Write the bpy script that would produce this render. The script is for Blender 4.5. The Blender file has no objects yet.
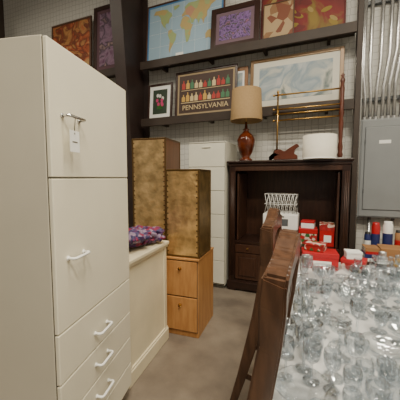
import bpy, bmesh, math, random
from mathutils import Matrix, Vector
random.seed(7)
R=math.radians
# ---------------- materials ----------------
def newmat(name):
    m=bpy.data.materials.new(name); m.use_nodes=True
    nt=m.node_tree; b=nt.nodes['Principled BSDF']
    return m,nt,b
def mat(name,c,rough=.5,metal=0,var=0.0,scale=6,bump=0.0,bscale=40,emit=0,c2=None,stretch=None):
    m,nt,b=newmat(name)
    b.inputs['Base Color'].default_value=(*c,1); b.inputs['Roughness'].default_value=rough
    b.inputs['Metallic'].default_value=metal
    if emit:
        b.inputs['Emission Color'].default_value=(*c,1); b.inputs['Emission Strength'].default_value=emit
    tc=nt.nodes.new('ShaderNodeTexCoord'); mp=nt.nodes.new('ShaderNodeMapping')
    nt.links.new(tc.outputs['Object'],mp.inputs[0])
    if stretch: mp.inputs['Scale'].default_value=stretch
    if var or c2:
        n=nt.nodes.new('ShaderNodeTexNoise'); n.inputs['Scale'].default_value=scale; n.inputs['Detail'].default_value=6
        nt.links.new(mp.outputs[0],n.inputs['Vector'])
        r=nt.nodes.new('ShaderNodeValToRGB'); r.color_ramp.elements[0].position=.35; r.color_ramp.elements[1].position=.65
        c2=c2 or tuple(x*(1-var) for x in c)
        r.color_ramp.elements[0].color=(*c2,1); r.color_ramp.elements[1].color=(*c,1)
        nt.links.new(n.outputs['Fac'],r.inputs[0]); nt.links.new(r.outputs[0],b.inputs['Base Color'])
    if bump:
        n2=nt.nodes.new('ShaderNodeTexNoise'); n2.inputs['Scale'].default_value=bscale
        nt.links.new(mp.outputs[0],n2.inputs['Vector'])
        bp=nt.nodes.new('ShaderNodeBump'); bp.inputs['Strength'].default_value=bump; bp.inputs['Distance'].default_value=.02
        nt.links.new(n2.outputs['Fac'],bp.inputs['Height']); nt.links.new(bp.outputs[0],b.inputs['Normal'])
    return m
def artmat(name,cols,scale=4,kind='noise'):
    m,nt,b=newmat(name); b.inputs['Roughness'].default_value=.6
    tc=nt.nodes.new('ShaderNodeTexCoord')
    if kind=='noise':
        n=nt.nodes.new('ShaderNodeTexNoise'); n.inputs['Detail'].default_value=4; out=n.outputs['Fac']
        n.inputs['Distortion'].default_value=1.0
    else:
        n=nt.nodes.new('ShaderNodeTexVoronoi'); out=n.outputs['Color']
    n.inputs['Scale'].default_value=scale
    nt.links.new(tc.outputs['Object'],n.inputs['Vector'])
    r=nt.nodes.new('ShaderNodeValToRGB'); cr=r.color_ramp
    lo,hi=(.3,.7) if kind=='noise' else (.1,.9)
    cr.elements[0].position=lo; cr.elements[0].color=(*cols[0],1)
    cr.elements[1].position=hi; cr.elements[1].color=(*cols[-1],1)
    for i,c in enumerate(cols[1:-1]):
        e=cr.elements.new(lo+(hi-lo)*(i+1)/(len(cols)-1)); e.color=(*c,1)
    if kind!='noise': cr.interpolation='CONSTANT'
    nt.links.new(out,r.inputs[0]); nt.links.new(r.outputs[0],b.inputs['Base Color'])
    return m
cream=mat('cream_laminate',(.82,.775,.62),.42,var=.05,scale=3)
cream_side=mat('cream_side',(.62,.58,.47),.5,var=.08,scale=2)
cream2=mat('cream_paint',(.78,.70,.50),.5,var=.10,scale=4)
white=mat('white_paint',(.74,.72,.61),.45,var=.05)
seam=mat('dark_gap',(.10,.09,.07),.9)
chrome=mat('chrome',(.75,.75,.75),.2,1)
pullwhite=mat('pull_white',(.9,.9,.87),.25)
darkwood=mat('dark_walnut',(.028,.012,.008),.3,var=.4,scale=5,stretch=(1,1,8))
darkwood2=mat('dark_walnut_panel',(.060,.025,.014),.35,var=.4,scale=5,stretch=(8,1,1))
orangewood=mat('honey_oak',(.50,.25,.085),.42,c2=(.40,.18,.055),scale=5,stretch=(6,6,1))
brownwood=mat('brown_wood',(.15,.06,.025),.45,var=.35,scale=5,stretch=(5,5,1))
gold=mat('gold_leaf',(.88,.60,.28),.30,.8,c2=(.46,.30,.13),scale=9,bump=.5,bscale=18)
goldtrim=mat('gold_trim_dark',(.13,.075,.025),.35,.6)
beam=mat('brown_beam',(.042,.027,.019),.6,var=.3,scale=5)
steel=mat('red_oxide_steel',(.036,.021,.018),.5,var=.3,scale=4)
brass=mat('brass',(.55,.33,.10),.28,1)
mahog=mat('mahogany',(.12,.03,.014),.3,var=.3,scale=8)
chairwood=mat('chair_oak',(.105,.050,.026),.28,c2=(.055,.025,.013),scale=7,stretch=(5,5,1))
grey=mat('panel_grey',(.25,.265,.275),.35,var=.06)
greyd=mat('panel_grey_dark',(.10,.11,.12),.4)
pipe=mat('conduit_grey',(.55,.55,.55),.25,.8)
black=mat('black',(.015,.015,.015),.5)
cloth=mat('tablecloth_white',(.62,.62,.61),.8,var=.1,scale=6)
paper=mat('paper_white',(.88,.88,.85),.7)
red=mat('red_card',(.45,.010,.015),.4)
blue=mat('blue_label',(.03,.08,.35),.4)
yellow=mat('yellow_label',(.75,.40,.03),.45)
cardboard=mat('cardboard',(.40,.20,.08),.7,var=.15)
def wallmat():
    m,nt,b=newmat('insulation_facing'); b.inputs['Roughness'].default_value=.5
    tc=nt.nodes.new('ShaderNodeTexCoord')
    v=nt.nodes.new('ShaderNodeTexVoronoi'); v.feature='DISTANCE_TO_EDGE'; v.inputs['Scale'].default_value=12; v.inputs['Randomness'].default_value=.15
    nt.links.new(tc.outputs['Object'],v.inputs['Vector'])
    r=nt.nodes.new('ShaderNodeValToRGB'); r.color_ramp.elements[0].position=.02; r.color_ramp.elements[1].position=.06
    r.color_ramp.elements[0].color=(.42,.41,.38,1); r.color_ramp.elements[1].color=(.64,.63,.59,1)
    nt.links.new(v.outputs['Distance'],r.inputs[0]); nt.links.new(r.outputs[0],b.inputs['Base Color'])
    n=nt.nodes.new('ShaderNodeTexNoise'); n.inputs['Scale'].default_value=4
    nt.links.new(tc.outputs['Object'],n.inputs['Vector'])
    bp=nt.nodes.new('ShaderNodeBump'); bp.inputs['Strength'].default_value=.3; bp.inputs['Distance'].default_value=.04
    nt.links.new(n.outputs['Fac'],bp.inputs['Height']); nt.links.new(bp.outputs[0],b.inputs['Normal'])
    return m
wall_m=wallmat()
floor_m=mat('concrete',(.27,.225,.175),.5,c2=(.155,.125,.10),scale=2.6,bump=.15,bscale=30)
ceil_m=mat('ceiling_insulation',(.35,.34,.32),.8)
def glassmat():
    m=bpy.data.materials.new('crystal_glass'); m.use_nodes=True; nt=m.node_tree; nt.nodes.clear()
    o=nt.nodes.new('ShaderNodeOutputMaterial'); mix=nt.nodes.new('ShaderNodeMixShader')
    t=nt.nodes.new('ShaderNodeBsdfTransparent'); t.inputs[0].default_value=(.95,.965,.975,1)
    p=nt.nodes.new('ShaderNodeBsdfPrincipled'); p.inputs['Base Color'].default_value=(.86,.90,.94,1); p.inputs['Roughness'].default_value=.03; p.inputs['Metallic'].default_value=1
    lw=nt.nodes.new('ShaderNodeLayerWeight'); lw.inputs['Blend'].default_value=.38
    mr=nt.nodes.new('ShaderNodeMapRange'); mr.inputs['To Min'].default_value=.09; mr.inputs['To Max'].default_value=.85
    nt.links.new(lw.outputs['Facing'],mr.inputs['Value']); nt.links.new(mr.outputs[0],mix.inputs[0])
    nt.links.new(t.outputs[0],mix.inputs[1]); nt.links.new(p.outputs[0],mix.inputs[2]); nt.links.new(mix.outputs[0],o.inputs[0])
    return m
glass=glassmat()
# ---------------- builder ----------------
class B:
    def __init__(s,name): s.bm=bmesh.new(); s.name=name; s.mats=[]; s.M=Matrix.Identity(4)
    def _add(s,t,m,smooth=False):
        if m not in s.mats: s.mats.append(m)
        i=s.mats.index(m)
        bmesh.ops.recalc_face_normals(t,faces=t.faces)
        for f in t.faces: f.material_index=i; f.smooth=smooth
        t.transform(s.M); me=bpy.data.meshes.new('tmp'); t.to_mesh(me); t.free(); s.bm.from_mesh(me); bpy.data.meshes.remove(me)
    def box(s,x0,x1,y0,y1,z0,z1,m,bev=0.0):
        t=bmesh.new(); bmesh.ops.create_cube(t,size=1)
        t.transform(Matrix.Translation(((x0+x1)/2,(y0+y1)/2,(z0+z1)/2))@Matrix.Diagonal((abs(x1-x0),abs(y1-y0),abs(z1-z0),1)))
        if bev: bmesh.ops.bevel(t,geom=t.edges[:],offset=bev,segments=2,affect='EDGES',profile=.5)
        s._add(t,m)
    def lathe(s,prof,c,m,seg=24,smooth=True,M=None,flute=0.0):
        t=bmesh.new(); rings=[]
        for r,z in prof:
            if r<1e-5: rings.append([t.verts.new((0,0,z))])
            else: rings.append([t.verts.new((r*(1+flute*(-1)**k)*math.cos(2*math.pi*k/seg),r*(1+flute*(-1)**k)*math.sin(2*math.pi*k/seg),z)) for k in range(seg)])
        for a,b in zip(rings,rings[1:]):
            for k in range(seg):
                k2=(k+1)%seg
                if len(a)==1 and len(b)==1: break
                if len(a)==1: t.faces.new((a[0],b[k],b[k2]))
                elif len(b)==1: t.faces.new((a[k],a[k2],b[0]))
                else: t.faces.new((a[k],a[k2],b[k2],b[k]))
        if M: t.transform(M)
        t.transform(Matrix.Translation(c)); s._add(t,m,smooth)
    def tube(s,pts,r,m,seg=10,flat=1.0):
        t=bmesh.new(); pts=[Vector(p) for p in pts]; rs=r if isinstance(r,(list,tuple)) else [r]*len(pts)
        rings=[]
        for i,p in enumerate(pts):
            d=(pts[min(i+1,len(pts)-1)]-pts[max(i-1,0)]).normalized()
            up=Vector((0,0,1)) if abs(d.z)<.95 else Vector((1,0,0))
            a=d.cross(up).normalized(); b=d.cross(a).normalized()
            rings.append([t.verts.new(p+rs[i]*(math.cos(2*math.pi*k/seg)*a+math.sin(2*math.pi*k/seg)*b*flat)) for k in range(seg)])
        for a,b in zip(rings,rings[1:]):
            for k in range(seg): t.faces.new((a[k],a[(k+1)%seg],b[(k+1)%seg],b[k]))
        t.faces.new(rings[0]); t.faces.new(rings[-1]); s._add(t,m,True)
    def sweep(s,rows,m,bev=0.0):
        t=bmesh.new(); rr=[[t.verts.new(p) for p in row] for row in rows]
        for a,c in zip(rr,rr[1:]):
            for k in range(len(a)): t.faces.new((a[k],a[(k+1)%len(a)],c[(k+1)%len(a)],c[k]))
        t.faces.new(rr[0]); t.faces.new(rr[-1])
        if bev: bmesh.ops.bevel(t,geom=t.edges[:],offset=bev,segments=2,affect='EDGES')
        s._add(t,m)
    def prism(s,pts,y0,y1,m,smooth=False,bev=0):
        t=bmesh.new(); vs=[t.verts.new((x,y0,z)) for x,z in pts]; f=t.faces.new(vs)
        g=bmesh.ops.extrude_face_region(t,geom=[f]); vv=[e for e in g['geom'] if isinstance(e,bmesh.types.BMVert)]
        bmesh.ops.translate(t,verts=vv,vec=(0,y1-y0,0))
        if bev: bmesh.ops.bevel(t,geom=t.edges[:],offset=bev,segments=2,affect='EDGES')
        s._add(t,m,smooth)
    def disc(s,x,y,z,r,m,sx=1,n=10,rot=0):
        t=bmesh.new(); vs=[]
        for k in range(n):
            a=2*math.pi*k/n; px=r*sx*math.cos(a); pz=r*math.sin(a)
            vs.append(t.verts.new((x+px*math.cos(rot)-pz*math.sin(rot),y,z+px*math.sin(rot)+pz*math.cos(rot))))
        t.faces.new(vs); s._add(t,m)
    def done(s,loc=(0,0,0),rot=(0,0,0)):
        me=bpy.data.meshes.new(s.name); s.bm.to_mesh(me); s.bm.free()
        for m in s.mats: me.materials.append(m)
        o=bpy.data.objects.new(s.name,me); bpy.context.collection.objects.link(o); o.location=loc; o.rotation_euler=rot
        return o
# ---------------- shell ----------------
WY=4.15
b=B('floor'); b.box(-8,3,-4,WY,-.1,0,floor_m); b.done()
b=B('wall_back'); b.box(-8,3,WY,WY+.15,0,5.6,wall_m); b.done()
b=B('wall_left'); b.box(-8.15,-8,-4,WY+.15,0,5.6,wall_m); b.done()
b=B('wall_right'); b.box(3,3.15,-4,WY+.15,0,5.6,wall_m); b.done()
b=B('ceiling'); b.box(-8,3,-4,WY,5.6,5.7,ceil_m); b.done()
b=B('steel_column'); xc=-2.78
def hexa(q,off):
    tt=bmesh.new(); a=[tt.verts.new(p) for p in q]; c=[tt.verts.new(Vector(p)+Vector(off)) for p in q]
    tt.faces.new(a); tt.faces.new(c[::-1])
    for k in range(4): tt.faces.new((a[k],c[k],c[(k+1)%4],a[(k+1)%4]))
    b._add(tt,steel)
hexa([(xc-.1,3.78,0),(xc+.1,3.78,0),(xc+.1,3.3,5.5),(xc-.1,3.3,5.5)],(0,.02,0))
hexa([(xc-.1,4.1,0),(xc+.1,4.1,0),(xc+.1,4.1,5.5),(xc-.1,4.1,5.5)],(0,.02,0))
hexa([(xc-.008,3.79,0),(xc-.008,4.11,0),(xc-.008,4.11,5.5),(xc-.008,3.31,5.5)],(.016,0,0))
b.box(xc-.12,xc+.12,3.74,4.13,0,.025,steel)
b.done()
def shelf(name,x0,x1,z):
    b=B(name); b.box(x0,x1,3.86,4.148,z+.085,z+.11,beam); b.box(x0,x1,3.84,3.88,z,z+.12,beam,.004)
    x=x0+.3
    while x<x1-.05:
        b.box(x,x+.04,3.88,4.148,z+.02,z+.085,beam); x+=.8
    return b.done()
shelf('display_shelf',-2.66,.355,3.2); shelf('display_shelf',-2.66,.355,2.32); shelf('display_shelf',-7.5,-2.9,3.2)
b=B('shelf_post'); b.box(.36,.415,3.84,3.92,0,5.5,beam,.003); b.done()
b=B('timber_post'); b.box(-6.0,-5.82,3.66,3.82,0,5.55,beam,.004); b.box(-6.03,-5.79,3.64,3.83,0,.02,steel); b.done()
# ---------------- pictures ----------------
def picture(name,x0,x1,z0,h,fm,fw,art,matc=None,mw=0,y=3.97,lean=5,extra=None):
    w=x1-x0; b=B(name); d=.028
    b.box(0,fw,0,d,0,h,fm,.004); b.box(w-fw,w,0,d,0,h,fm,.004); b.box(fw,w-fw,0,d,0,fw,fm,.004); b.box(fw,w-fw,0,d,h-fw,h,fm,.004)
    if matc: b.box(fw,w-fw,.012,.02,fw,h-fw,matc)
    b.box(fw+mw,w-fw-mw,.009,.018,fw+mw,h-fw-mw,art)
    if extra: extra(b,w,h)
    return b.done((x0,y,z0+.003),(R(-lean),0,0))
Z1=3.31; Z2=2.43
oak=mat('frame_oak',(.24,.11,.04),.4); dkf=mat('frame_dark',(.035,.014,.01),.3); goldf=mat('frame_gold',(.16,.09,.035),.35,.2); thinb=mat('frame_brown',(.09,.04,.02),.4)
sea=mat('map_sea',(.33,.48,.60),.6); land=artmat('map_land',[(.50,.38,.16),(.36,.44,.20),(.52,.28,.18)],9,'v')
mapb=mat('map_border',(.08,.22,.45),.6)
def mapx(b,w,h):
    X0,Z0,W,H=.08,.08,w-.16,h-.16
    def P(pts,m=land): b.prism([(X0+W*(lo+180)/360,Z0+H*(la+65)/140) for lo,la in pts],.004,.006,m)
    P([(-165,60),(-155,70),(-120,70),(-90,68),(-78,60),(-65,55),(-60,47),(-75,40),(-81,27),(-90,30),(-97,25),(-95,17),(-83,10),(-92,14),(-108,22),(-122,36),(-125,48),(-140,58)])
    P([(-80,8),(-62,10),(-50,0),(-35,-6),(-40,-22),(-55,-35),(-65,-45),(-70,-54),(-74,-45),(-70,-20),(-81,-5)])
    P([(-17,15),(-10,30),(0,36),(12,37),(30,31),(35,25),(43,11),(51,11),(40,-5),(38,-18),(28,-33),(18,-34),(12,-15),(9,2),(-8,5)])
    P([(-9,37),(-8,44),(0,48),(8,55),(5,62),(25,71),(60,70),(100,74),(140,72),(178,67),(160,58),(140,52),(130,42),(121,38),(120,25),(108,18),(103,5),(97,17),(88,22),(78,8),(72,20),(60,25),(52,15),(43,14),(35,30),(27,38),(12,40)])
    P([(114,-22),(125,-14),(136,-12),(145,-15),(153,-27),(146,-38),(130,-32),(116,-34)])
    P([(-50,60),(-55,72),(-25,73),(-22,68)])
    for k in range(1,6): b.box(.06+k*(w-.12)/6,.062+k*(w-.12)/6,.0072,.0085,.06,h-.06,paper)
    for k in range(1,4): b.box(.06,w-.06,.0072,.0085,.06+k*(h-.12)/4,.062+k*(h-.12)/4,paper)
    b.box(.55,.68,.003,.007,.065,.12,paper)
picture('world_map_print',-2.66,-1.33,Z1,.96,thinb,.022,sea,mapb,.03,y=3.99,lean=5,extra=mapx)
purple=artmat('lavender_garden',[(.02,.04,.01),(.08,.04,.14),(.24,.13,.36),(.03,.05,.02),(.34,.13,.26)],16)
pgrey=mat('mat_mauve',(.16,.10,.13),.7)
picture('framed_floral_print',-1.50,-.80,Z1,.60,dkf,.075,purple,pgrey,.05,y=3.90,lean=6)
abst=artmat('abstract_paint',[(.06,.003,.003),(.13,.004,.003),(.16,.005,.004),(.18,.006,.004),(.17,.10,.006),(.22,.14,.012)],2.4)
def absx(b,w,h):
    yl=mat('leaf_yellow',(.24,.16,.01),.6); rd=mat('leaf_red',(.12,.003,.003),.6); tn=mat('leaf_tan',(.30,.21,.06),.6)
    for i in range(30):
        x=random.uniform(.12,w-.12); z=random.uniform(.1,h-.1); r=random.uniform(.015,.035)
        b.disc(x,.0075-.0001*i,z,r,[yl,rd,tn,rd][i%4],random.uniform(1.8,2.6),12,random.uniform(-1,1.2))
picture('abstract_canvas',-.80,.24,Z1,.85,mat('canvas_edge_red',(.10,.006,.006),.6),.02,abst,None,0,y=3.99,lean=4,extra=absx)
coll=artmat('collage_tan',[(.24,.12,.05),(.40,.28,.15),(.18,.05,.02),(.46,.36,.24)],9,'v')
picture('collage_canvas',-.76,-.36,Z1,.5,thinb,.015,coll,None,0,y=3.92,lean=5)
def flower(b,w,h):
    pk=mat('tulip_pink',(.55,.05,.16),.5); gr=mat('stem_green',(.03,.13,.02),.5); wt=mat('bloom_white',(.7,.7,.65),.5)
    for i in range(8):
        x=w*.5+random.uniform(-.07,.07); z=h*.5+random.uniform(-.08,.11); b.disc(x,.006-.0003*i,z,.03,random.choice([pk,wt,pk]),.8)
    for i in range(5): b.disc(w*.5+random.uniform(-.06,.06),.0075,h*.36,.02,gr,2.2,8,1.4)
dkart=mat('art_dark_green',(.03,.05,.03),.5)
picture('framed_flower_print',-2.62,-2.17,Z2,.58,dkf,.035,dkart,paper,.06,y=3.96,lean=5,extra=flower)
dkbrown=mat('poster_dark',(.045,.02,.012),.5)
cols=[mat('bottle_gold',(.55,.33,.07),.5),mat('bottle_red',(.4,.03,.02),.5),mat('bottle_cream',(.62,.48,.26),.5),mat('bottle_green',(.05,.17,.08),.5)]
def penn(b,w,h):
    for row in range(2):
        for i in range(11):
            x=.14+i*(w-.28)/10; z=.24+row*.19; hh=random.uniform(.09,.14); c=cols[(i*3+row+random.randint(0,1))%4]
            b.prism([(x-.028,z),(x+.028,z),(x+.028,z+hh*.6),(x+.008,z+hh*.75),(x+.008,z+hh),(x-.008,z+hh),(x-.008,z+hh*.75),(x-.028,z+hh*.6)],.005,.007,c)
    b.box(.1,w-.1,.004,.007,.215,.225,cols[2]); b.box(.1,w-.1,.004,.007,.405,.412,cols[2])
    cu=bpy.data.curves.new('t','FONT'); cu.body='PENNSYLVANIA'; cu.size=.105; cu.extrude=.001; cu.align_x='CENTER'
    o=bpy.data.objects.new('t',cu); bpy.context.collection.objects.link(o); bpy.context.view_layer.update()
    me=bpy.data.meshes.new_from_object(o.evaluated_get(bpy.context.evaluated_depsgraph_get()))
    t=bmesh.new(); t.from_mesh(me); t.transform(Matrix.Translation((w/2,.006,.11))@Matrix.Rotation(R(90),4,'X')); b._add(t,cols[2])
    bpy.data.objects.remove(o)
picture('framed_bottle_poster',-2.11,-1.12,Z2,.70,dkf,.035,dkbrown,mat('poster_mat',(.34,.25,.14),.6),.03,y=3.96,lean=4,extra=penn)
land2=artmat('pale_landscape',[(.45,.48,.48),(.22,.29,.34),(.50,.50,.44),(.13,.17,.17)],3.5)
picture('framed_sketch',-1.36,-.98,Z2,.66,oak,.05,land2,paper,.03,y=4.03,lean=3)
picture('framed_landscape_print',-.93,.24,Z2,.70,goldf,.045,land2,mat('mat_cream',(.62,.60,.52),.7),.08,y=3.96,lean=4)
flr=artmat('red_floral_paint',[(.36,.02,.012),(.42,.2,.06),(.12,.02,.01),(.40,.09,.025),(.46,.3,.12)],5)
picture('floral_painting',-4.78,-3.80,Z1,1.06,thinb,.035,flr,y=3.97,lean=3)
picture('framed_still_life',-3.74,-3.14,Z1,1.16,dkf,.07,artmat('still_life',[(.10,.03,.08),(.24,.14,.22),(.04,.02,.04),(.34,.22,.2)],6),mat('mat_plum',(.10,.045,.06),.7),.06,y=3.97,lean=3)
picture('framed_wood_print',-5.7,-4.95,Z1,.9,oak,.07,dkart,y=3.97,lean=3)
# ---------------- tall pantry cabinet ----------------
def pull(b,x,z,w,m,yo=0,r=.007):
    b.tube([(x-w/2,yo,z),(x-w/2,yo-.03,z),(x-w/2+.008,yo-.036,z),(x+w/2-.008,yo-.036,z),(x+w/2,yo-.03,z),(x+w/2,yo,z)],r,m,8)
    for s in (-1,1): b.lathe([(0,0),(.011,0),(.011,-.005),(0,-.005)],(x+s*w/2,yo,z),m,10,M=Matrix.Rotation(R(-90),4,'X'))
b=B('tall_pantry_cabinet'); W,D,H=.705,.6,2.05
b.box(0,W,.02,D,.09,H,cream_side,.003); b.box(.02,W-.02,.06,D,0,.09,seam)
def door(x0,x1,z0,z1): b.box(x0,x1,0,.021,z0,z1,cream,.004)
b.box(.002,W-.002,.0165,.0205,.1,H-.004,seam)
g=.003
door(.004,W-.003,1.5+g,H-.003); door(.004,W-.003,.84+g,1.5-g)
for z1,z0,zh in ((.84,.615,.70),(.615,.44,.53),(.44,.26,.355),(.26,.1,None)):
    door(.004,W-.003,z0+g,z1-g)
    if zh: pull(b,.335,zh,.12,pullwhite)
pull(b,.135,1.76,.115,chrome); pull(b,.14,1.15,.115,pullwhite)
b.box(.07,.135,-.040,-.038,1.61,1.70,paper); b.tube([(.102,-.039,1.70),(.11,-.04,1.755)],.002,seam,5); b.disc(.102,-.0405,1.688,.004,seam); b.box(.085,.12,-.0408,-.040,1.65,1.655,seam)
b.done((-.98,.797,0),(0,0,R(102.8)))
# ---------------- cream base cabinet ----------------
b=B('cream_base_cabinet'); W,D,H=.66,.56,.93
b.box(0,W,.02,D,0,H-.03,cream2,.003); b.box(-.01,W+.012,-.012,D+.01,H-.03,H,cream2,.006)
b.box(-.006,W+.01,.0,.03,H-.055,H-.03,cream2,.006)
b.box(-.008,W+.012,.0,D,0,.11,cream2,.006); b.box(-.004,W+.008,.008,.05,.11,.125,cream2,.004)
b.box(.0,.05,.012,.03,.12,H-.05,cream2,.003); b.box(W-.05,W,.012,.03,.12,H-.05,cream2,.003)
b.done((-1.192,1.54,0),(0,0,R(95.3)))
fab=artmat('patterned_fabric',[(.06,.02,.10),(.20,.012,.05),(.04,.03,.10),(.24,.17,.26),(.13,.02,.09),(.07,.05,.16)],34,'v')
b=B('folded_fabric_bundle')
for i in range(18):
    t=bmesh.new(); bmesh.ops.create_icosphere(t,subdivisions=4,radius=1)
    ph=random.random()*9
    for v in t.verts:
        c=v.co; k=1+.13*math.sin(7*c.x+ph+4*c.y)+.1*math.sin(11*c.y+ph*2+3*c.z); v.co=Vector((c.x*k,c.y*k,c.z*k))
    t.transform(Matrix.Translation((random.uniform(-.12,.09),random.uniform(-.24,.14),.047+.05*(i%2)))@Matrix.Rotation(random.random()*3,4,'Z')@Matrix.Diagonal((.11,.055,.036,1)))
    b._add(t,fab,True)
b.done((-1.375,1.98,.939))
# ---------------- honey file cabinet + gold pedestals ----------------
b=B('wooden_file_cabinet'); W,D,H=.355,.5,.76
b.box(0,W,.02,D,.0,H-.02,orangewood,.003); b.box(-.006,W+.006,-.004,D,H-.02,H,orangewood,.004)
b.box(.012,W-.012,.0,.02,.06,.385,orangewood,.006); b.box(.012,W-.012,.0,.02,.395,H-.03,orangewood,.006)
b.box(.01,W-.01,.0165,.0205,.05,H-.025,seam)
for z in (.31,.66): b.lathe([(0,.0),(.014,0),(.017,-.01),(.008,-.02),(.008,-.03)],(W/2,0,z),brass,12,M=Matrix.Rotation(R(-90),4,'X'))
b.done((-1.345,2.262,0),(0,0,R(4)))
def pedestal(name,W,D,z0,H,loc,rot,side):
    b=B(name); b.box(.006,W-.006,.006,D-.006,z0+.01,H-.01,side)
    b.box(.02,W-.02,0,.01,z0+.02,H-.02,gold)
    e=.014
    for x in (0,W-e):
        for y in (0,D-e): b.box(x,x+e,y,y+e,z0,H,goldtrim,.003)
    for z in (z0,H-e):
        b.box(0,W,0,e,z,z+e,goldtrim,.003); b.box(0,W,D-e,D,z,z+e,goldtrim,.003); b.box(0,e,0,D,z,z+e,goldtrim,.003); b.box(W-e,W,0,D,z,z+e,goldtrim,.003)
    n=int((H-z0)/.05)
    for i in range(1,n):
        z=z0+(H-z0)*i/n
        for x in (.026,W-.026): b.lathe([(0,-.004),(.008,0),(0,.006)],(x,-.001,z),goldtrim,8,M=Matrix.Rotation(R(90),4,'X'))
    b.lathe([(.0,0),(.02,.0),(.02,.006),(0,.006)],(W/2,D/2,H-.002),goldtrim,12)
    return b.done(loc,(0,0,R(rot)))
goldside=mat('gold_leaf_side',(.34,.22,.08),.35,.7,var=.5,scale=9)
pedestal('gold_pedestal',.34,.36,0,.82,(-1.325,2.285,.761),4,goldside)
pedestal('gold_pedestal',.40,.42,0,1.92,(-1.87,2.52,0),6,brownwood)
b=B('white_drawer_cabinet'); W,D,H=.53,.55,1.98
b.box(0,W,.02,D,.05,H,white,.004); b.box(.02,W-.02,.04,D,0,.05,seam); b.box(.004,W-.004,.0155,.0205,.06,H-.01,seam)
n=6; z=H-.02
for i in range(n):
    h=(H-.09)/n; b.box(.008,W-.008,0,.02,z-h+.004,z-.002,white,.004); b.box(W/2-.06,W/2+.06,-.012,0,z-.06,z-.045,white,.003); z-=h
b.done((-1.66,3.5,0))
# ---------------- entertainment centre ----------------
b=B('entertainment_armoire'); W,D,H=1.41,.54,1.72
b.box(-.03,W+.03,-.03,D,H-.03,H,darkwood,.006); b.box(-.015,W+.015,-.015,D,H-.07,H-.03,darkwood,.01)
b.box(0,.03,0,D,.08,H-.07,darkwood); b.box(W-.03,W,0,D,.08,H-.07,darkwood); b.box(0,W,D-.02,D,.08,H-.07,darkwood2)
b.box(-.02,W+.02,-.02,D,.02,.13,darkwood,.012)
for x in (0,W-.1): b.box(x,x+.1,-.015,.09,0,.03,darkwood)
for x in (0,W-.1): b.box(x,x+.1,D-.1,D,0,.03,darkwood)
b.box(0,.085,-.005,.03,.12,H-.06,darkwood,.006); b.box(W-.085,W,-.005,.03,.12,H-.06,darkwood,.006)
for x in (.02,W-.06):
    for k in range(3): b.tube([(x+.01+k*.017,-.006,.2),(x+.01+k*.017,-.006,H-.14)],.005,darkwood2,6)
b.box(.08,W-.08,-.003,.03,H-.13,H-.06,darkwood2,.004)
b.box(.03,W-.03,.0,D-.02,.64,.675,darkwood,.003); b.box(.03,W-.03,0,D-.02,.12,.15,darkwood)
b.box(.42,.45,.02,D-.02,.15,.64,darkwood); b.box(.96,.99,.02,D-.02,.15,.64,darkwood)
for x in (.10,W-.125): b.box(x,x+.022,.03,D-.05,.68,H-.16,darkwood2,.003)
for x0,x1 in ((.09,.42),(.45,.96),(.99,W-.09)):
    b.box(x0,x1,-.002,.02,.52,.632,darkwood2,.004); b.lathe([(0,0),(.012,0),(.014,-.012),(.006,-.02)],((x0+x1)/2,-.002,.575),brass,10,M=Matrix.Rotation(R(-90),4,'X'))
    b.box(x0,x1,0,.02,.16,.51,darkwood2,.004); b.box(x0+.05,x1-.05,-.010,.0,.21,.46,darkwood2,.009)
b.done((-1.088,3.55,0))
b=B('media_player')
for k in range(2): b.box(-.23,.23,-.15,.15,.01+k*.075,.08+k*.075,black,.004); b.box(-.2,.0,-.152,-.15,.03+k*.075,.05+k*.075,greyd)
for x in (-.2,.2): b.box(x-.015,x+.015,-.12,.12,0,.012,black)
b.done((-.47,3.83,.677))
b=B('white_appliance_box'); b.box(-.22,.22,-.13,.13,0,.20,paper,.01); b.box(-.12,.1,-.133,-.13,.05,.14,greyd); b.box(-.1,.05,-.135,-.13,.16,.175,black); b.done((-.45,3.83,.835))
b=B('white_wire_basket')
for z in (0,.12,.25):
    b.tube([(-.2,-.12,z),(.2,-.12,z),(.2,.12,z),(-.2,.12,z),(-.2,-.12,z)],.0045,pullwhite,6)
for i in range(9):
    x=-.2+i*.4/8; x2=x+.05 if i<8 else x
    for y in (-.12,.12): b.tube([(x,y,0),(x2,y,.25)],.003,pullwhite,5); b.tube([(x2,y,0),(x,y,.25)],.003,pullwhite,5)
b.box(-.165,.165,-.115,.115,.005,.012,pullwhite)
b.done((-.45,3.83,1.041))
# ---------------- on top of armoire ----------------
b=B('table_lamp')
amber=mat('amber_ceramic',(.13,.024,.005),.15,c2=(.05,.009,.003),scale=10)
shade_m=mat('lampshade_linen',(.36,.235,.11),.8,var=.12,scale=60)
b.lathe([(0,0),(.085,0),(.085,.02),(.06,.035),(.05,.05),(.085,.11),(.11,.20),(.115,.27),(.085,.33),(.04,.37),(.03,.39),(.045,.40),(.02,.42),(.012,.50),(0,.50)],(0,0,0),amber,28)
b.lathe([(.205,.51),(.185,.90),(.182,.90),(.202,.51),(.205,.51)],(0,0,0),shade_m,36)
b.tube([(0,0,.5),(0,0,.87)],.006,brass); b.lathe([(0,0),(.03,.03),(.035,.07),(.02,.11),(.013,.14)],(0,0,.6),paper,14)
for a in (0,2.1,4.2): b.tube([(0,0,.87),(.183*math.cos(a),.183*math.sin(a),.895)],.003,brass,6)
b.lathe([(0,0),(.012,.01),(0,.04)],(0,0,.87),brass,10)
b.done((-.89,3.625,1.721))
b=B('white_drum_lampshade')
dw=mat('drum_white',(.78,.74,.64),.8)
b.lathe([(.185,0),(.185,.27),(.181,.27),(.181,0),(.185,0)],(0,0,0),dw,40); b.lathe([(.188,0),(.188,.012),(.18,.012),(.18,0),(.188,0)],(0,0,0),pullwhite,40)
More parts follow.
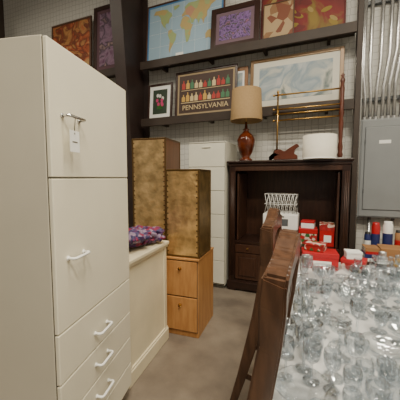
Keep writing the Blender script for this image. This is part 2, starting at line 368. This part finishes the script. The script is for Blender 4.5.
for a in (0,2.1,4.2): b.tube([(0,0,.22),(.183*math.cos(a),.183*math.sin(a),.25)],.003,brass,6)
b.lathe([(.02,0),(.02,.006)],(0,0,.22),brass,12)
b.done((-.01,3.60,1.722))
b=B('quilt_rack')
b.lathe([(.024,0),(.034,.03),(.022,.06),(.029,.12),(.02,.18),(.027,.4),(.02,.46),(.031,.52),(.02,.58),(.026,.8),(.018,.86),(.029,.9),(.012,.94),(.022,.96),(0,.985)],(.74,0,.03),mahog,14)
b.tube([(0,0,.02),(0,0,.86)],.011,brass); b.lathe([(.011,0),(.02,.02),(0,.045)],(0,0,.86),brass,12)
for z in (.52,.60,.66,.84): b.tube([(-.05,0,z),(.74,0,z)],.010,brass)
for z in (.52,.66,.84): b.lathe([(0,-.02),(.018,0),(0,.02)],(-.05,0,z),brass,10)
for x in (0,.74):
    b.prism([(-.10,0),(-.08,0),(-.05,.03),(0,.04),(.05,.03),(.07,0),(.09,0),(.09,.06),(.05,.10),(.03,.15),(-.03,.15),(-.05,.10),(-.1,.06)],-.015,.015,mahog,bev=.004)
b.done((-.52,3.795,1.721))
b=B('wooden_scroll_stand')
b.prism([(-.15,0),(.13,0),(.13,.05),(.09,.07),(.10,.12),(.15,.16),(.12,.19),(.05,.15),(-.02,.10),(-.08,.13),(-.14,.12),(-.15,.09),(-.09,.06),(-.14,.04)],-.05,.03,mahog,bev=.006)
b.done((-.38,3.62,1.722))
# ---------------- electrical panel + conduits ----------------
b=B('electrical_panel')
b.box(0,.56,0,.149,0,1.2,grey,.006); b.box(.015,.545,-.012,0,.015,1.185,grey,.006); b.box(.055,.505,-.024,-.01,.10,1.10,grey,.006)
for e in ((.05,.055,.10,1.10),(.505,.51,.10,1.10)): b.box(e[0],e[1],-.014,-.011,e[2],e[3],greyd)
for e in ((.05,.51,.095,.10),(.05,.51,1.10,1.105)): b.box(e[0],e[1],-.014,-.011,e[2],e[3],greyd)
b.box(.46,.48,-.036,-.024,.55,.65,chrome,.003)
for z in (.3,.9): b.box(.048,.06,-.03,-.018,z,z+.05,greyd)
b.box(.2,.32,-.026,-.024,.9,.94,paper)
b.tube([(.15,.08,-1.01),(.15,.08,.01)],.02,pipe,8); b.tube([(.4,.08,-1.01),(.4,.08,.01)],.02,pipe,8)
b.done((.45,4.0,1.012))
b=B('electrical_conduits')
for i,(x,xt) in enumerate([(.49,.46),(.55,.53),(.61,.64),(.68,.73),(.74,.80),(.80,.86),(.87,.93),(.94,1.0)]):
    b.tube([(x,4.07,2.215),(x,4.07,2.5+.03*i),(xt,4.07,2.8+.06*i),(xt,4.07,5.5)],.021,pipe,8)
    b.lathe([(.029,0),(.029,.035)],(x,4.07,2.215),pipe,10)
for z in (2.45,3.6): b.box(.44,1.05,4.095,4.148,z,z+.04,greyd)
b.done()
b=B('wall_conduit')
b.tube([(.435,3.97,.0),(.435,3.97,5.5)],.014,pipe,8); b.tube([(.38,4.1,.0),(.38,4.1,5.5)],.014,pipe,8)
b.box(.425,.445,3.97,4.148,.9,.93,pipe); b.box(.425,.445,3.97,4.148,2.3,2.33,pipe)
b.done()
b=B('wooden_crate')
for z in (0,.19,.38): b.box(.0,.8,0,.02,z,z+.17,cardboard,.003); b.box(0,.8,.46,.48,z,z+.17,cardboard,.003); b.box(0,.02,.02,.46,z,z+.17,cardboard,.003); b.box(.78,.8,.02,.46,z,z+.17,cardboard,.003)
for x in (.02,.76):
    for y in (.02,.44): b.box(x,x+.02,y,y+.02,0,.53,cardboard)
b.box(0.01,.79,.01,.47,.53,.55,cardboard)
b.done((.47,3.44,.003))
def tubecan(name,loc,r,h,body,lab,cap):
    b=B(name); b.lathe([(0,0),(r,0),(r,h*.9),(r*.8,h*.95),(r*.8,h),(0,h)],(0,0,0),body,20); b.lathe([(r+.001,h*.2),(r+.001,h*.7)],(0,0,0),lab,20); b.lathe([(r*.82,h*.93),(r*.82,h+.005),(0,h+.005)],(0,0,0),cap,16); return b.done(loc)
ZC=.555
deepblue=mat('deep_blue',(.02,.03,.13),.4)
tubecan('caulk_tube',(.63,3.80,ZC),.045,.42,red,deepblue,red)
tubecan('caulk_tube',(.75,3.80,ZC),.05,.44,paper,deepblue,paper)
tubecan('caulk_tube',(.86,3.80,ZC),.04,.34,cardboard,red,black)
tubecan('caulk_tube',(.55,3.80,ZC),.035,.30,deepblue,paper,black)
b=B('cardboard_box'); b.box(0,.42,0,.24,0,.19,cardboard,.004); b.box(-.002,.422,-.002,.242,.14,.195,cardboard,.002); b.box(.12,.26,-.003,0,0.02,.11,yellow); b.done((.63,3.45,ZC+.001))
b=B('stack_of_books')
for i,(w,h,m) in enumerate([(.15,.04,darkwood2),(.14,.035,paper),(.15,.045,deepblue),(.13,.03,red),(.14,.035,cardboard)]):
    z=sum([.04,.035,.045,.03,.035][:i]); b.box(-w/2,w/2,-.1,.1,z,z+.004,m); b.box(-w/2,w/2,-.1,.1,z+h-.004,z+h-.0005,m); b.box(-w/2+.004,w/2-.004,-.097,.097,z+.004,z+h-.004,paper); b.box(-w/2,w/2,-.101,-.096,z,z+h-.0005,m)
b.done((.55,3.56,ZC+.001),(0,0,R(3)))
# ---------------- table with cloth ----------------
TX0,TX1,TY0,TY1,TZ=-.14,1.05,.35,2.70,.76
b=B('dining_table')
b.box(TX0+.02,TX1-.02,TY0+.02,TY1-.02,TZ-.035,TZ-.004,darkwood)
for x in (TX0+.08,TX1-.15):
    for y in (TY0+.08,TY1-.15): b.box(x,x+.07,y,y+.07,0,TZ-.03,darkwood,.005)
b.box(TX0+.1,TX1-.1,TY0+.1,TY0+.12,TZ-.12,TZ-.03,darkwood); b.box(TX0+.1,TX1-.1,TY1-.12,TY1-.1,TZ-.12,TZ-.03,darkwood)
b.done()
b=B('tablecloth'); t=bmesh.new(); per=[]
def edge(p,q,n):
    for i in range(n): per.append((p[0]+(q[0]-p[0])*i/n,p[1]+(q[1]-p[1])*i/n))
edge((TX0,TY0),(TX1,TY0),40); edge((TX1,TY0),(TX1,TY1),80); edge((TX1,TY1),(TX0,TY1),40); edge((TX0,TY1),(TX0,TY0),80)
rows=[]
for j in range(6):
    f=j/5; row=[]
    for i,(x,y) in enumerate(per):
        w=.010*f*math.sin(i*.75)+.006*f*math.sin(i*.31+1)
        dx=-1 if x<=TX0+1e-6 else (1 if x>=TX1-1e-6 else 0); dy=-1 if y<=TY0+1e-6 else (1 if y>=TY1-1e-6 else 0)
        row.append(t.verts.new((x+dx*(w+.002),y+dy*(w+.002),TZ-.17*f)))
    rows.append(row)
t.faces.new(rows[0]); n=len(per)
for a,c in zip(rows,rows[1:]):
    for k in range(n): t.faces.new((a[k],a[(k+1)%n],c[(k+1)%n],c[k]))
b._add(t,cloth,False); b.done()
# glassware
b=B('crystal_glassware')
def sc(p,s,h): return [(r*s,z*h) for r,z in p]
goblet=[(0,0),(.034,.002),(.030,.006),(.005,.013),(.005,.07),(.012,.08),(.027,.095),(.034,.12),(.035,.14),(.032,.165),(.030,.165),(.032,.14),(.031,.12),(.02,.095),(0,.09)]
tumb=[(0,0),(.03,0),(.031,.03),(.034,.05),(.036,.085),(.033,.085),(.028,.012),(0,.012)]
bowl=[(0,0),(.04,0),(.04,.008),(.055,.02),(.07,.03),(.08,.045),(.09,.06),(.105,.075),(.10,.075),(.08,.05),(.06,.03),(.03,.018),(0,.016)]
coupe=[(0,0),(.04,.002),(.006,.012),(.009,.03),(.006,.05),(.03,.06),(.045,.068),(.055,.078),(.058,.095),(.054,.095),(.02,.066),(0,.063)]
vase=[(0,0),(.045,0),(.04,.02),(.055,.07),(.045,.12),(.03,.14),(.05,.18),(.047,.18),(.026,.14),(.04,.10),(.035,.02),(0,.02)]
plate=[(0,0),(.06,0),(.085,.008),(.095,.012),(.11,.018),(.11,.022),(.085,.012),(.06,.006),(.03,.007),(0,.006)]
stick=[(0,0),(.04,0),(.03,.01),(.012,.025),(.02,.04),(.01,.055),(.016,.08),(.01,.10),(.022,.12),(.018,.13),(0,.11)]
rad={id(goblet):.0355,id(tumb):.037,id(bowl):.108,id(coupe):.06,id(vase):.057,id(plate):.112,id(stick):.041}
placed=[]; tries=0
big=[bowl,plate,bowl,vase,bowl]; med=[goblet,goblet,coupe,goblet,stick,coupe]; small=[goblet,tumb,goblet]
while tries<30000 and len(placed)<620:
    tries+=1; k=random.choice(big if tries<50 else med if tries<4000 else small)
    s=random.uniform(.78,1.05); r=rad[id(k)]*s
    x=random.uniform(TX0+r+.004,TX1-.05-r); y=random.uniform(TY0+.35+r,TY1-.02-r)
    if y+r>2.36 and x-r<.40: continue
    if all((x-a)**2+(y-c)**2>(r+q)**2*.97 for a,c,q in placed):
        placed.append((x,y,r)); fl=random.choice([0,0,.03,.05])
        b.lathe(sc(k,s,s*random.uniform(.85,1.1)),(x,y,TZ+.002),glass,random.choice([16,20,24]) if r>.05 else random.choice([10,12,14]),smooth=(fl==0),flute=fl,M=Matrix.Rotation(random.random()*3,4,'Z'))
b.done()
def gbox(name,x,y,z,w,d,h,m,m2,rz=0,lab=True):
    b=B(name); b.box(-w/2,w/2,-d/2,d/2,0,h*.75,m,.003); b.box(-w/2-.003,w/2+.003,-d/2-.003,d/2+.003,h*.7,h,m2,.003)
    if lab: b.box(-w*.2,w*.3,-d/2-.005,-d/2,h*.2,h*.5,paper)
    b.done((x,y,z),(0,0,R(rz)))
redpat=artmat('red_holiday_print',[(.42,.01,.015),(.30,.01,.01),(.65,.5,.42),(.03,.12,.03),(.42,.01,.015)],30,'v')
ZT=TZ+.002
gbox('gift_box',.02,2.52,ZT,.27,.18,.13,red,red,6); gbox('gift_box',.28,2.53,ZT,.17,.14,.09,redpat,red,-14,False)
gbox('gift_box',-.01,2.53,ZT+.132,.15,.12,.06,redpat,redpat,-15,False)
gbox('gift_box',.27,2.53,ZT+.092,.11,.10,.06,paper,paper,8,False)
gbox('gift_box',-.11,3.74,.678,.21,.2,.20,redpat,red,2,False); gbox('gift_box',.105,3.74,.678,.16,.2,.27,red,redpat,0)
gbox('gift_box',-.11,3.74,.880,.15,.14,.09,paper,red,-6,False)
# ---------------- chairs ----------------
padm=mat('seat_pad',(.28,.2,.13),.9)
def chair(loc,tip,rz):
    b=B('dining_chair'); pv=Matrix.Rotation(R(tip),4,'X'); b.M=pv; W=.235
    for sx in (-1,1):
        b.tube([(sx*(W-.02),0.0,.0),(sx*(W-.02),.0,.42)],[.018,.026],chairwood,8)
        rows=[]
        for y,z,ww,dd in [(.435,0,.018,.02),(.43,.22,.022,.026),(.43,.45,.024,.034),(.435,.6,.024,.036),(.45,.75,.024,.034),(.475,.92,.026,.032),(.505,1.04,.034,.038),(.525,1.12,.03,.034)]:
            xo=sx*(W+(.02*(z-.9)/.22 if z>.9 else 0))
            rows.append([(xo-ww,y-dd,z),(xo+ww,y-dd,z),(xo+ww,y+dd,z),(xo-ww,y+dd,z)])
        b.sweep(rows,chairwood,.006)
    b.box(-W,W,-.03,.40,.405,.45,chairwood,.01); b.box(-W+.01,W-.01,-.02,.39,.45,.485,padm,.015)
    for sx in (-1,1): b.box(sx*(W-.02)-.01,sx*(W-.02)+.01,.0,.42,.2,.225,chairwood,.004)
    top=[]; bot=[]; n=20
    for i in range(n+1):
        x=-.28+.56*i/n; u=x/.28
        top.append((x,1.12+.075*math.cos(u*math.pi/2)+.015*math.cos(u*math.pi*2)))
        bot.append((x,1.035+.035*math.cos(u*math.pi/2)+(.03 if abs(u)>.95 else 0)))
    b.M=pv@Matrix.Translation((0,.515,1.09))@Matrix.Rotation(R(-12),4,'X')@Matrix.Translation((0,0,-1.09))
    b.prism(top+bot[::-1],-.032,.032,chairwood,bev=.008)
    b.M=pv
    b.box(-W,W,.42,.455,.56,.61,chairwood,.006)
    for i in range(5):
        x=-.15+i*.075; w=.018 if i!=2 else .032
        b.sweep([[(x-w,y-.010,z),(x+w,y-.010,z),(x+w,y+.010,z),(x-w,y+.010,z)] for y,z in [(.437,.60),(.44,.75),(.47,.95),(.51,1.07)]],chairwood,.002)
    return b.done(loc,(0,0,R(rz)))
chair((.065,1.00,.008),17.5,90)
chair((-.035,1.80,.008),14.5,92)
# ---------------- lights ----------------
glow=mat('tube_glow',(1,.92,.78),.5,emit=6)
def fixture(x,y,rz=0,p=120):
    b=B('fluorescent_fixture'); b.box(-.65,.65,-.15,.15,.03,.1,white,.01)
    for yy in (-.07,.07): b.tube([(-.6,yy,.02),(.6,yy,.02)],.018,glow,10)
    b.box(-.01,.01,-.01,.01,.1,.6,pipe)
    b.done((x,y,5.0),(0,0,rz))
    l=bpy.data.lights.new('tube_light','AREA'); l.shape='RECTANGLE'; l.size=1.3; l.size_y=.2; l.energy=p; l.color=(1,.90,.72)
    o=bpy.data.objects.new('tube_light',l); bpy.context.collection.objects.link(o); o.location=(x,y,4.97); o.rotation_euler=(0,0,rz)
for x,y,p in [(-2.5,.6,55),(0,1.0,110),(.8,-.9,190),(-4.5,1.5,45),(2,.9,75)]: fixture(x,y,0,p)
w=bpy.data.worlds.new('World'); bpy.context.scene.world=w; w.use_nodes=True
w.node_tree.nodes['Background'].inputs[0].default_value=(1,.95,.85,1); w.node_tree.nodes['Background'].inputs[1].default_value=.23
# ---------------- camera ----------------
cam=bpy.data.cameras.new('Camera'); co=bpy.data.objects.new('Camera',cam); bpy.context.collection.objects.link(co)
cam.lens=25.2; cam.sensor_width=36; co.location=(0,0,1.5); co.rotation_euler=(R(90-4.5),0,R(23)); cam.clip_start=.02
bpy.context.scene.camera=co
